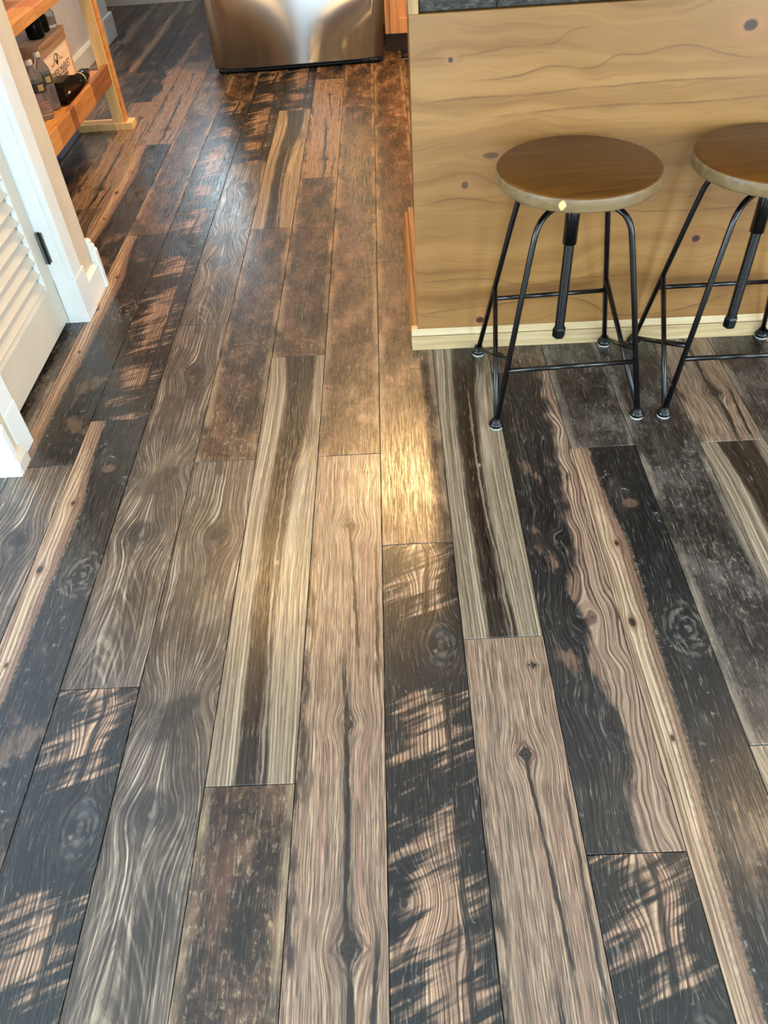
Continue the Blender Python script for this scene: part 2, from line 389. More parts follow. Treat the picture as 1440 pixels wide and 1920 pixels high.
def print_swirl():      # grey-brown board with swirling knots
    s = Print('vinyl_print_grey_swirl', .16)
    s.warp([(.6, .26, .3, .06, 1.2), (.5, .68, .4, .08, -1.3), (.45, .9, .4, .06, .9), (.42, 1.2, .3, .10, .7)])
    a = s.lines(34, 1.5, 1.0, 3.0, .66); b = s.lines(6, 1.6, 3.0, 2.0); gl = s.growth(20, 1.2, 7.0)
    c = s.ramp(a, [(.30, (62, 53, 47)), (.43, (112, 98, 87)), (.55, (152, 137, 121)), (.66, (204, 191, 171)), (.78, (226, 215, 196))])
    c = s.mix(s.ss(b, .46, .64, 0, .8), c, s.mix(.6, c, (92, 76, 67)))
    c = s.mix(s.mul(gl, .55), c, (76, 64, 57))
    c = s.mix(s.mul(s.blot(3, 7, 4.4, .46, .60), .85), c, s.mix(.62, c, (62, 56, 53)))
    c = s.mix(s.mul(s.blot(9, 3, 14.4, .54, .66), .7), c, s.mix(.55, c, (70, 56, 48)))
    r, m1, d = s.rings(.6, .255, .13, .026, 6.0, 2.6)
    c = s.mix(s.mul(m1, s.mul(r, .55)), c, (62, 53, 48))
    c = s.mix(s.ss(d, .3, 1.5, .8, 0), c, (58, 50, 46))
    n = s.sub(s.noise(s.vec(s.mul(s.u, 6), s.mul(s.w, 26), 8.0), 1.0, 4.0), .5)
    k2 = s.add(s.knot(s.add(s.u, s.mul(s.sub(s.w, .72), 2.2)), s.w, .50, .72, .20, .06), s.mul(n, 1.5))
    c = s.mix(s.ss(k2, .4, 1.6, .8, 0), c, (60, 57, 57))
    k3 = s.add(s.knot(s.add(s.u, s.mul(s.sub(s.w, .90), 1.0)), s.w, .45, .90, .22, .035), s.mul(n, 1.6))
    c = s.mix(s.ss(k3, .4, 1.6, .65, 0), c, (70, 66, 66))
    av = s.sub(s.uw, .40); vv = s.add(s.m_('MULTIPLY', s.ab(av), .40), s.sub(1.30, s.w))
    ca = s.noise(s.vec(s.mul(vv, 42.0), s.mul(s.u, 1.5), 2.0), 1.0, 3.0)
    cm = s.mul(s.inw(1.0, 1.36, .08), s.ss(s.ab(s.sub(s.u, .42)), .22, .45, 1, 0))
    c = s.mix(s.mul(cm, s.ss(ca, .50, .64, 0, .38)), c, (190, 176, 156))
    c = s.mix(s.mul(cm, s.ss(ca, .38, .50, .5, 0)), c, (84, 73, 66))
    return s.done(c, a, amt=.5)

def print_mottle(name='vinyl_print_mottled_brown', seed=0.0, dark=(52, 43, 38), mid=(104, 82, 64), red=(122, 84, 60), pale=(186, 164, 134)):
    s = Print(name, .05)
    a = s.lines(40, 5.0, seed + 1.0, 4.0, .7)
    b1 = s.noise(s.vec(s.mul(s.u, 2.0), s.mul(s.w, 7.0), seed), 1.0, 6.0, .7)
    b2 = s.noise(s.vec(s.mul(s.u, 2.6), s.mul(s.w, 4.5), seed + 3), 1.0, 4.0, .6)
    b3 = s.noise(s.vec(s.mul(s.u, 16.0), s.mul(s.w, 60.0), seed + 6), 1.0, 5.0, .75)
    c = s.ramp(b1, [(.38, dark), (.47, tuple((p + q) / 2 for p, q in zip(dark, mid))), (.54, mid), (.63, tuple(min(255, v * 1.4) for v in mid))])
    c = s.mix(s.ss(b2, .50, .66, 0, .7), c, s.mix(.6, c, red))
    c = s.mix(s.mul(s.ss(b3, .52, .64), s.ss(b1, .36, .60, .12, .8)), c, pale)
    c = s.mix(s.ss(a, .34, .46, .65, 0), c, dark)
    c = s.mix(s.ss(a, .58, .70, 0, .5), c, pale)
    rs = s.band(s.fc(s.w, [(0, .30), (.4, .34), (.9, .28), (PL, .33)], PL), .05, .10)
    c = s.mix(s.mul(rs, s.ss(b2, .40, .60, .1, .7)), c, s.mix(.7, c, red))
    smear = s.noise(s.vec(s.mul(s.u, 1.6), s.mul(s.w, 26.0), seed + 12), 1.0, 4.0, .65)
    c = s.mix(s.ss(smear, .54, .66, 0, .6), c, dark)
    ed = s.mx(s.band(.02, .02, .12), s.band(.97, .02, .08))
    c = s.mix(s.mul(ed, s.ss(b2, .4, .58, .1, .65)), c, pale)
    return s.done(c, s.add(s.mul(a, .5), s.mul(b3, .5)), amt=.5)

def print_wavy():       # dark grey waves with a pinkish right edge
    s = Print('vinyl_print_wavy_grey', .10)
    big = s.noise(s.vec(s.mul(s.u, 1.4), s.mul(s.w, 4.5), 11.0), 1.0, 2.0)
    s.uw = s.add(s.uw, s.mul(s.sub(big, .5), .50))
    s.warp([(.5, .62, .22, .05, 1.2), (.62, .85, .2, .05, 1.2)])
    a = s.lines(22, 1.0, 2.0, 3.0, .62); n = s.noise(s.vec(s.mul(s.u, 4), s.mul(s.w, 11), 6.0), 1.0, 4.0); gl = s.growth(16, .9, 4.0)
    dk = s.ramp(a, [(.28, (30, 31, 35)), (.46, (54, 55, 59)), (.6, (80, 79, 80)), (.75, (120, 117, 113))])
    dk = s.mix(s.mul(gl, .7), dk, (26, 27, 30))
    lt = s.ramp(a, [(.3, (120, 96, 82)), (.42, (156, 130, 111)), (.6, (186, 159, 136)), (.75, (208, 186, 160))])
    lt = s.mix(s.mul(gl, .8), lt, (84, 66, 57))
    E_ = s.fc(s.w, [(0, .80), (.3, .78), (.5, .70), (.65, .60), (.8, .52), (.95, .56), (1.1, .66), (PL, .6)], PL)
    t = s.add(s.sub(s.u, E_), s.mul(s.sub(n, .5), .6))
    c = s.mix(s.ss(t, -.08, .08), dk, lt)
    isl = s.mul(s.ss(n, .54, .62), s.mul(s.inw(.36, 1.0, .06), s.band(.36, .14, .2)))
    c = s.mix(s.mul(isl, .75), c, s.mix(s.mul(gl, .6), (150, 120, 100), (80, 64, 56)))
    c = s.mix(s.mul(s.blot(9, 60, 77.0, .60, .72), .5), c, (160, 156, 150))
    return s.done(c, a, amt=.35, dark=(28, 27, 28))

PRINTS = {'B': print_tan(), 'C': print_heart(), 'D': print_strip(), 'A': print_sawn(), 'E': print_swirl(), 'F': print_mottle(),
          'G': print_wavy(), 'J': print_mottle('vinyl_print_golden_brown', 43.0, (70, 56, 46), (126, 100, 76), (132, 96, 70), (184, 160, 128)), 'H': print_mottle('vinyl_print_mottled_grey', 21.0, (46, 45, 47), (88, 83, 81), (112, 101, 95), (176, 162, 146))}

# ------------------------------------------------------------------ floor
m_sub = flat('subfloor_dark', (34, 30, 28), .8)
floor = struct(obj('floor', bxm(XL - .1, XR + .1, YB - .1, 6.9, -.06, -.008), m_sub), 'dark multi-tone wood plank floor')
GAP = 0.0007
plank_me = None
def plank_mesh():
    bm = bxm(GAP, PW - GAP, GAP, PL - GAP, -.0075, 0.0, 0.0008, 1)
    me = bpy.data.meshes.new('plank'); bm.to_mesh(me); bm.free(); me.materials.append(PRINTS['A']); return me
plank_me = plank_mesh()
# row -> (one far joint, {far joint index: print}) index 0 is that joint's plank, +1 the next one farther off, -1 nearer
ROWS = {
 -9: (2.30, {1: 'F', 2: 'H', 0: 'E'}), -8: (3.05, {0: 'E', 1: 'B', 2: 'G', 3: 'H'}), -7: (3.727, {0: 'D', -1: 'H', 1: 'B', 2: 'F'}),
 -6: (1.477, {0: 'E', 1: 'D', 2: 'F', 3: 'E', -1: 'C'}), -5: (1.657, {0: 'D', 1: 'A', 2: 'A', 3: 'F', -1: 'G'}),
 -4: (.814, {0: 'A', 1: 'E', 2: 'E', 3: 'A', 4: 'F'}), -3: (1.464, {0: 'E', 1: 'F', 2: 'C', 3: 'A', -1: 'H'}),
 -2: (.607, {0: 'F', 1: 'C', 2: 'F', 3: 'B', 4: 'F'}), -1: (1.461, {0: 'B', 1: 'J', 2: 'F', 3: 'J', -1: 'C'}),
 0: (1.150, {0: 'A', 1: 'J', 2: 'F', 3: 'J', -1: 'D'}), 1: (.89, {0: 'B', 1: 'C', 2: 'F', -1: 'H'}),
 2: (.47, {0: 'A', 1: 'G', 2: 'F', -1: 'E'}), 3: (1.442, {0: 'D', 1: 'H', 2: 'F', -1: 'B'}),
 4: (1.95, {0: 'H', 1: 'E', -1: 'C'}), 5: (1.438, {0: 'C', 1: 'B', -1: 'A'}), 6: (1.0, {0: 'E', 1: 'H'}), 7: (1.7, {0: 'D'}),
}
keys = list('ABCDEFGH')
for i in range(-13, 22):
    far, pr = ROWS.get(i, (random.uniform(0, PL), {}))
    k = math.ceil((6.75 - far) / PL)
    prev = None
    for j in range(k, -6, -1):
        yf = far + j * PL
        if yf < YB: break
        c = pr.get(j)
        if c is None:
            c = random.choice([q for q in keys if q != prev])
        prev = c
        o = bpy.data.objects.new('plank', plank_me); COL.objects.link(o); o.parent = floor
        o.location = (X0 + i * PW, yf - PL, 0)
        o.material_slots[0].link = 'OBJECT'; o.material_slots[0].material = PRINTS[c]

# ------------------------------------------------------------------ shared materials
def wood(name, cols, axis='y', freq=60, along=3.0, rough=.45, spec=.4, bump=.08, seed=0.0, wav=.04):
    g = G(name, rough, spec)
    ax = {'x': (g.x, g.y, g.z), 'y': (g.y, g.x, g.z), 'z': (g.z, g.x, g.y)}[axis]
    n0 = g.noise(g.vec(g.mul(ax[0], 2.0), g.mul(ax[1], 3.0), g.mul(ax[2], 3.0)), 1.0, 2.0)
    off = g.mul(n0, wav)
    n = g.noise(g.vec(g.mul(ax[0], along), g.mul(g.add(ax[1], off), freq), g.add(g.mul(g.add(ax[2], off), freq), seed)), 1.0, 3.0, .6)
    k = len(cols) - 1
    g.col(g.ramp(n, [(.28 + .46 * i / k, c) for i, c in enumerate(cols)]))
    g.bump(n, bump, .001)
    return g.m
m_white = flat('white_paint', (226, 228, 226), .38, .5, 0, .02)
m_door = flat('white_door_paint', (204, 195, 180), .42, .5, 0, .02)
m_wall = flat('cream_wall_paint', (206, 190, 168), .65, .3, 0, .03)
m_lav = flat('pale_grey_wall_paint', (206, 204, 212), .65, .3, 0, .02)
m_ceil = flat('ceiling_paint', (232, 232, 230), .8, .2, 0, .01)
m_black = flat('black_metal_paint', (7, 7, 9), .22, .5, 0, .1)
m_rubber = flat('black_plastic', (6, 6, 7), .3, .4, 0, .1)
m_steel_hinge = flat('hinge_steel', (120, 122, 120), .35, .5, .9, .1)
m_blackvoid = flat('unlit_depth_black', (16, 16, 17), .9, .1, 0, .05)  # near-black colour stands in for the darkness of unlit depth

# ------------------------------------------------------------------ room shell
def wall_with_holes_y(name, y0, y1, x0, x1, holes, mat):     # wall in the x direction
    bms = []; xs = x0
    for (a, b, c, d) in sorted(holes):
        bms.append(bxm(xs, a, y0, y1, 0, CEIL)); bms.append(bxm(a, b, y0, y1, 0, c)); bms.append(bxm(a, b, y0, y1, d, CEIL)); xs = b
    bms.append(bxm(xs, x1, y0, y1, 0, CEIL))
    return struct(obj(name, join(*bms), mat))
def wall_with_holes_x(name, x0, x1, y0, y1, holes, mat):
    bms = []; ys = y0
    for (a, b, c, d) in sorted(holes):
        bms.append(bxm(x0, x1, ys, a, 0, CEIL)); bms.append(bxm(x0, x1, a, b, 0, c)) if c > 0 else None
        bms.append(bxm(x0, x1, a, b, d, CEIL)); ys = b
    bms.append(bxm(x0, x1, ys, y1, 0, CEIL))
    return struct(obj(name, join(*bms), mat))
m_roomwall = flat('living_room_wall_paint', (206, 200, 190), .7, .3, 0, .02)
wall_with_holes_y('wall_back', YB - .12, YB, XL, XR, WIN_BACK, m_roomwall)
wall_with_holes_x('wall_right', XR, XR + .12, YB, 5.72, WIN_RIGHT, m_roomwall)
wall_with_holes_x('wall_left', XL - .12, XL, YB, 1.60, ADDED_WIN_LEFT, m_roomwall)
wall_with_holes_y('wall_hall_end', 6.64, 6.76, -2.9, -.86, WIN_FAR, m_lav)
struct(obj('wall_kitchen', bxm(-.86, XR, 5.62, 5.72, 0, CEIL), m_wall))
struct(obj('wall_hall_right', bxm(-.86, -.76, 5.72, 6.76, 0, CEIL), m_lav))
struct(obj('ceiling', bxm(XL - .1, XR + .1, YB - .1, 6.85, CEIL, CEIL + .08), m_ceil))
XLF = -1.745
struct(obj('wall_hall_left', bxm(XLF - .12, XLF, 2.39, 5.70, 0, CEIL), m_lav))
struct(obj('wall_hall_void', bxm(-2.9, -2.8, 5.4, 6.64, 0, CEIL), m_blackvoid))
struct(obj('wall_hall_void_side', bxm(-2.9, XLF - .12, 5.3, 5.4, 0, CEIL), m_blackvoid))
# baseboards and casing of the hall
struct(obj('baseboard_hall', prismm([(XLF, 0), (XLF + .016, 0), (XLF + .016, .085), (XLF + .008, .10), (XLF, .10)], 'y', 4.0, 5.52), m_white))
struct(obj('trim_hall_opening', join(bxm(XLF - .125, XLF + .02, 5.53, 5.70, 0.0, 2.1, .004), bxm(XLF - .13, XLF + .03, 5.52, 5.75, 0, .14, .006)), m_white))
struct(obj('baseboard_hall_end', bxm(-2.7, -1.36, 6.618, 6.64, .0, .14, .003), m_white))
# windows (behind and beside the photographer; the left one added for its light)
def window_frame(name, a, b, c, d, plane, pos, sgn):
    bms = []
    t = .05
    for (p, q, r_, s_) in ((a, a + t, c, d), (b - t, b, c, d), (a, b, c, c + t), (a, b, d - t, d), ((a + b) / 2 - .025, (a + b) / 2 + .025, c, d)):
        bms.append(bxm(p, q, pos - .08, pos - .04, r_, s_) if plane == 'y' else bxm(pos + .04, pos + .08, p, q, r_, s_))
    return struct(obj(name, join(*bms), m_white))
k = 1
for (a, b, c, d) in WIN_BACK: window_frame('window_%d' % k, a, b, c, d, 'y', YB, 1); k += 1
for (a, b, c, d) in WIN_RIGHT: window_frame('window_%d' % k, a, b, c, d, 'x', XR, 1); k += 1
for (a, b, c, d) in ADDED_WIN_LEFT: window_frame('window_%d' % k, a, b, c, d, 'x', XL - .12, 1); k += 1

# closet corner: front wall faces the camera, side wall holds the louvred door
XC = -.995                                   # wall face towards the passage
struct(obj('wall_closet_front', bxm(XL, XC, 1.48, 1.58, 0, CEIL), m_lav))
DY0, DY1 = 1.587, 2.178                      # door opening
struct(obj('wall_closet_side', join(bxm(XC - .105, XC, DY1 + .02, 2.40, 0, CEIL), bxm(XC - .105, XC, 1.50, DY1 + .02, 2.06, CEIL)), m_wall))
struct(obj('wall_closet_end', bxm(-1.865, XC - .105, 2.30, 2.40, 0, CEIL), m_wall))
struct(obj('wall_closet_back', bxm(-1.865, -1.765, 1.58, 2.30, 0, CEIL), m_blackvoid))  # darkness of the closed closet is put into the wall colour
# far jamb, casing, plinth
struct(obj('trim_1', bxm(-1.09, XC, DY1, DY1 + .02, 0, 2.06, .001), m_white), 'white door jamb beside the louvred door')
struct(obj('trim_2', bxm(XC, XC + .02, DY1 + .002, 2.253, .147, 2.13, .002), m_white), 'white door casing on the far side')
struct(obj('trim_3', bxm(XC - .045, XC + .0215, DY1 - .003, 2.268, 0, .147, .0025), m_white), 'white plinth block under the far casing')
# near casing and plinth
struct(obj('trim_4', bxm(XC, XC + .02, 1.515, DY0 - .002, .136, 2.13, .002), m_white), 'white door casing on the near side')
struct(obj('trim_5', bxm(XC - .04, XC + .0215, 1.512, DY0, 0, .136, .003), m_white), 'white plinth block on the near side')
struct(obj('trim_6', bxm(XC, XC + .02, 1.515, 2.253, 2.06, 2.14, .002), m_white))
struct(obj('trim_7', bxm(-1.09, XC, DY0 - .02, DY0, 0, 2.06, .001), m_white))
# corner bead + baseboard of the closet front wall, with shoe moulding and mitred corner block
struct(obj('baseboard_front', join(
    prismm([(1.48, 0), (1.462, 0), (1.462, .118), (1.468, .128), (1.474, .130), (1.474, .138), (1.48, .138)], 'x', -3.1, -.966)), m_white), 'white baseboard on the closet front')
struct(obj('trim_8', prismm([(1.462, 0), (1.444, 0), (1.444, .010), (1.450, .024), (1.462, .028)], 'x', -3.1, -.958), m_white), 'white shoe moulding')
struct(obj('trim_9', prismm([(-.996, 0), (-.958, 0), (-.958, .030), (-.966, .046), (-.996, .048)], 'y', 1.4605, 1.5115), m_door), 'cream corner block of the baseboard')
struct(obj('trim_10', bxm(XC, -.976, 1.48, 1.512, 0, CEIL, .002), m_wall))
# wall end beyond the far casing
struct(obj('baseboard_left', prismm([(XC, 0), (-.979, 0), (-.979, .082), (-.985, .092), (XC, .092)], 'y', 2.268, 2.40), m_white), 'low white baseboard past the door casing')
struct(obj('trim_11', prismm([(-1.25, 0), (-.973, 0), (-.973, .13), (-.978, .135), (-.978, .145), (-.984, .150), (-.984, .160), (-.992, .166), (-1.25, .166)], 'y', 2.40, 2.418), m_white), 'tall white baseboard wrapping the wall end')

# louvred door
door = struct(thing('door_1', 'white louvred closet door', 'door', (-1.042, DY0, 0))); del door['category']
XD0, XD1 = -1.074, -1.040
y0, y1 = DY0 + .006, DY1 - .006
obj('stile', bxm(XD0, XD1, y1 - .056, y1, .016, 2.04, .002), m_door, door)
obj('stile', bxm(XD0, XD1, y0, y0 + .056, .016, 2.04, .002), m_door, door)
obj('rail', bxm(XD0, XD1, y0 + .056, y1 - .056, .016, .146, .002), m_door, door)
obj('rail', bxm(XD0, XD1, y0 + .056, y1 - .056, .98, 1.08, .002), m_door, door)
obj('rail', bxm(XD0, XD1, y0 + .056, y1 - .056, 1.95, 2.04, .002), m_door, door)
obj('moulding', prismm([(XD1 - .012, .146), (XD1 + .001, .146), (XD1 - .004, .158), (XD1 - .012, .160)], 'y', y0 + .056, y1 - .056), m_door, door)
obj('moulding', prismm([(y1 - .056, XD1), (y1 - .070, XD1 - .012), (y1 - .056, XD1 - .012)], 'z', .146, .98) if False else bxm(XD1 - .014, XD1 - .001, y1 - .064, y1 - .056, .150, .98, .002), m_white, door)
lv = bxm(-.0035, .0035, y0 + .050 - DY0, y1 - .058 - DY0, -.026, .026, .0015, 1)
lv.transform(Matrix.Translation((0.0, 0, 0)) @ Matrix.Rotation(R(-40), 4, 'Y'))
lme = bpy.data.meshes.new('louver'); lv.to_mesh(lme); lv.free(); lme.materials.append(m_door)
zz = .180
while zz < 1.94:
    if not (.955 < zz < 1.10):
        o = bpy.data.objects.new('louver', lme); COL.objects.link(o); o.parent = door; o.location = (-.017, 0, zz)
    zz += .0397
hg = obj('hinge', join(bxm(-1.036, -1.022, DY1 - .004, DY1 + .001, .207, .298), tubem([(-1.037, DY1 - .006, .205), (-1.037, DY1 - .006, .300)], .005)), m_steel_hinge, door)
obj('hinge_pin', tubem([(-1.030, DY1 - .0065, .203), (-1.030, DY1 - .0065, .302)], .0032), m_black, hg)

# ------------------------------------------------------------------ island
def pine_panel():
    s = G('knotty_pine_panel', .36, .45)
    x, z = s.add(s.x, .04), s.z
    n0 = s.noise(s.vec(s.mul(x, 2.4), s.mul(z, 5.0), 1.0), 1.0, 2.0)
    n1 = s.noise(s.vec(s.mul(x, 7.0), s.mul(z, 9.0), 2.0), 1.0, 2.0)
    zz = s.add(s.add(z, s.mul(s.sub(n0, .5), .16)), s.mul(s.sub(n1, .5), .03))
    KN = [(.794, .775, .016, .012, 1), (.148, .743, .006, .006, 1), (.246, .532, .020, .008, .7), (.185, .464, .009, .010, .8), (.786, .294, .011, .010, 1), (.298, .320, .005, .004, 1), (.234, .083, .012, .010, 1)]
    for (kx, kz, rx, rz, st) in KN:
        d = s.knot(x, z, kx, kz, rx * 4.5, rz * 3.2)
        zz = s.sub(zz, s.mul(s.mul(s.m_('POWER', 2.718, s.mul(s.mul(d, d), -1)), .8), s.sub(z, kz)))
    fine = s.noise(s.vec(s.mul(x, 5.0), s.mul(zz, 150.0), 3.0), 1.0, 3.0, .6)
    wide = s.noise(s.vec(s.mul(x, .9), s.mul(zz, 15.0), 5.0), 1.0, 3.0, .55)
    vein = s.noise(s.vec(s.mul(x, 1.1), s.mul(zz, 26.0), 7.0), 1.0, 2.0, .5)
    c = s.ramp(wide, [(.3, (120, 80, 39)), (.46, (138, 97, 51)), (.6, (153, 111, 63)), (.75, (138, 97, 51))])
    c = s.mix(s.ss(fine, .52, .72, 0, .45), c, (118, 80, 40))
    v = s.ss(s.ab(s.sub(vein, .5)), 0.0, .012, 1.0, 0.0)
    v = s.mul(v, s.ss(s.noise(s.vec(s.mul(x, 2.5), s.mul(z, 6.0), 9.0), 1.0, 2.0), .42, .62))
    c = s.mix(s.mul(v, .6), c, (130, 90, 56))
    v2 = s.ss(s.ab(s.sub(wide, .42)), 0.0, .030, .28, 0.0)
    c = s.mix(v2, c, (150, 106, 66))
    VEINS = [[(.064, .749), (.109, .747), (.232, .755), (.28, .762), (.335, .759), (.379, .766), (.399, .782), (.442, .791)],
        [(.176, .70), (.301, .703), (.361, .718), (.474, .712), (.51, .73), (.57, .732), (.633, .743), (.689, .741), (.747, .724), (.844, .708)],
        [(.079, .657), (.218, .663), (.343, .662), (.418, .668), (.53, .671), (.614, .674), (.861, .67)],
        [(.242, .618), (.542, .63), (.657, .626), (.872, .631)], [(.064, .204), (.254, .208), (.362, .185), (.481, .196), (.7, .2)],
        [(.076, .419), (.183, .431), (.27, .416), (.729, .371), (.945, .38)], [(.061, .109), (.233, .125), (.496, .136), (.621, .08), (1.005, .173)]]
    for i, vp in enumerate(VEINS):
        j = s.sub(s.noise(s.vec(s.mul(x, 16.0), float(i) * 3, 0.0), 1.0, 3.0), .5)
        dz = s.sub(z, s.add(s.fc(x, vp, 1.2), s.mul(j, .008)))
        a_ = s.ss(s.noise(s.vec(s.mul(x, 8.0), float(i) * 5, 1.0), 1.0, 2.0), .3, .62, .25, 1.0)
        rg = s.mul(s.ss(x, vp[0][0] - .02, vp[0][0] + .05), s.ss(x, vp[-1][0] - .06, vp[-1][0] + .04, 1.0, 0.0))
        rg = s.mul(rg, a_)
        c = s.mix(s.mul(s.mul(s.ss(s.ab(dz), 0.0, .0038, 1.0, 0.0), rg), .75), c, (98, 62, 34))
        c = s.mix(s.mul(s.mul(s.ss(dz, -.022, 0.0), s.ss(dz, 0.0, .002, 1.0, 0.0)), s.mul(rg, .32)), c, (120, 80, 44))
    for (kx, kz, rx, rz, st) in KN:
        d = s.knot(x, z, kx, kz, rx, rz)
        c = s.mix(s.ss(d, .8, 4.0, .55 * st, 0), c, (156, 104, 66))
        c = s.mix(s.ss(d, .7, 1.15, .95 * st, 0), c, (52, 36, 28))
    s.col(c); s.bump(fine, .05, .001)
    return s.m
m_panel = pine_panel()
m_pine = wood('pale_pine_trim', [(168, 138, 98), (192, 166, 124), (204, 182, 144)], 'x', 70, 2.5, .42)
m_pinez = wood('pale_pine_upright', [(146, 112, 68), (164, 130, 84), (176, 144, 98)], 'z', 70, 2.5, .42)
m_sidewood = wood('amber_side_trim', [(118, 80, 44), (148, 106, 62), (166, 124, 78)], 'y', 60, 2.0, .35)
m_sidebrown = wood('island_side_wood', [(112, 82, 58), (142, 108, 78), (156, 122, 92)], 'z', 60, 2.0, .3)
island = thing('kitchen_island', 'pine-clad kitchen island with horizontal grain, dark band above, behind the stools', 'kitchen island', (.04, 1.911, 0))
FR = Matrix.Translation((.04, 1.911, 0)) @ Matrix.Rotation(R(-1.25), 4, 'Z') @ Matrix.Translation((-.04, -1.911, 0))
def front(bm): bm.transform(FR); return bm
IX1 = 2.3
o = obj('front_panel', front(bxm(.057, IX1, 1.922, 1.944, .062, .834, .0012, 1)), m_panel, island)
# grain coordinates of the panel are read in metres from the island corner
obj('corner_stile', front(bxm(.057, .079, 1.922, 1.944, .834, 1.03, .001, 1)), m_pinez, island)
def dark_clad():
    s = G('weathered_dark_board', .6, .4)
    n = s.noise(s.vec(s.mul(s.x, 55), s.y, s.mul(s.z, 130)), 1.0, 6.0, .8); n2 = s.noise(s.vec(s.mul(s.x, 9), s.y, s.mul(s.z, 30)), 1.0, 3.0)
    c = s.ramp(n, [(.34, (14, 13, 12)), (.5, (44, 40, 36)), (.62, (96, 90, 82)), (.74, (160, 152, 142))])
    c = s.mix(s.ss(n2, .5, .7, 0, .5), c, (72, 58, 50))
    s.col(c); s.bump(n, .6, .004); return s.m
m_clad = dark_clad()
for (zz, cuts) in ((.836, (.080, .247, .9, 1.7, IX1)), (.902, (.080, .62, 1.35, IX1)), (.9655, (.080, .4, 1.1, 1.9, IX1))):
    for a, b in zip(cuts, cuts[1:]):
        obj('cladding_board', front(bxm(a + .0006, b - .0006, 1.930, 1.944, zz, zz + .064, .0015, 1)), m_clad, island)
obj('core', bxm(.082, IX1 + .02, 1.952, 2.735, 0.02, 1.03), m_sidebrown, island)
obj('side_panel', bxm(.077, .082, 1.950, 2.738, .03, 1.03, .001, 1), m_sidebrown, island)
bt = obj('base_trim', front(prismm([(1.911, 0), (1.911, .044), (1.9135, .047), (1.922, .0625), (1.940, .0635), (1.940, 0)], 'x', .04, IX1)), m_pine, island)
obj('groove_shade_strip', front(bxm(.0405, IX1, 1.9105, 1.913, .0445, .0458)), flat('groove_shade_colour', (120, 92, 62), .6), bt)  # dark strip on the trim face; groove shade put into its colour
st = obj('side_base_trim', prismm([(.043, .006), (.043, .038), (.048, .044), (.056, .044), (.060, .060), (.077, .062), (.077, .006)], 'y', 1.9425, 2.742), m_sidewood, island)
obj('shoe_strip', prismm([(.038, 0), (.038, .018), (.043, .022), (.043, 0)], 'y', 1.93, 2.72), m_sidewood, st)
ct = tag(obj('countertop', front(bxm(.062, IX1 + .1, 1.70, 2.80, 1.0305, 1.065, .004)), flat('dark_stone', (50, 48, 46), .25)), 'dark stone countertop resting on the pine-clad island', 'countertop')

# ------------------------------------------------------------------ bar stools
def seat_mat():
    s = G('varnished_seat_wood', .40, .35)
    n0 = s.noise(s.vec(s.mul(s.x, 5), s.mul(s.y, 7), 2.0), 1.0, 2.0)
    n = s.noise(s.vec(s.mul(s.x, 4.0), s.mul(s.add(s.y, s.mul(n0, .05)), 60.0), 0.0), 1.0, 3.0)
    c = s.ramp(n, [(.3, (66, 37, 6)), (.5, (84, 49, 9)), (.7, (100, 60, 14))])
    c = s.mix(s.ss(n0, .5, .7, 0, .4), c, (108, 66, 18))
    k = s.knot(s.x, s.y, .125, -.075, .008, .006)
    c = s.mix(s.ss(k, .7, 1.2, .7, 0), c, (70, 36, 14))
    s.col(c); s.bump(n, .03, .001); return s.m
m_seat = seat_mat()
m_rim = wood('seat_rim_wood', [(98, 77, 50), (118, 96, 65), (130, 109, 78)], 'x', 50, 6.0, .4)
m_chip = flat('raw_wood_chip', (226, 190, 122), .7)
m_pad = flat('foot_pad', (188, 186, 180), .6)
LG = 'metal-legged stools along the island'
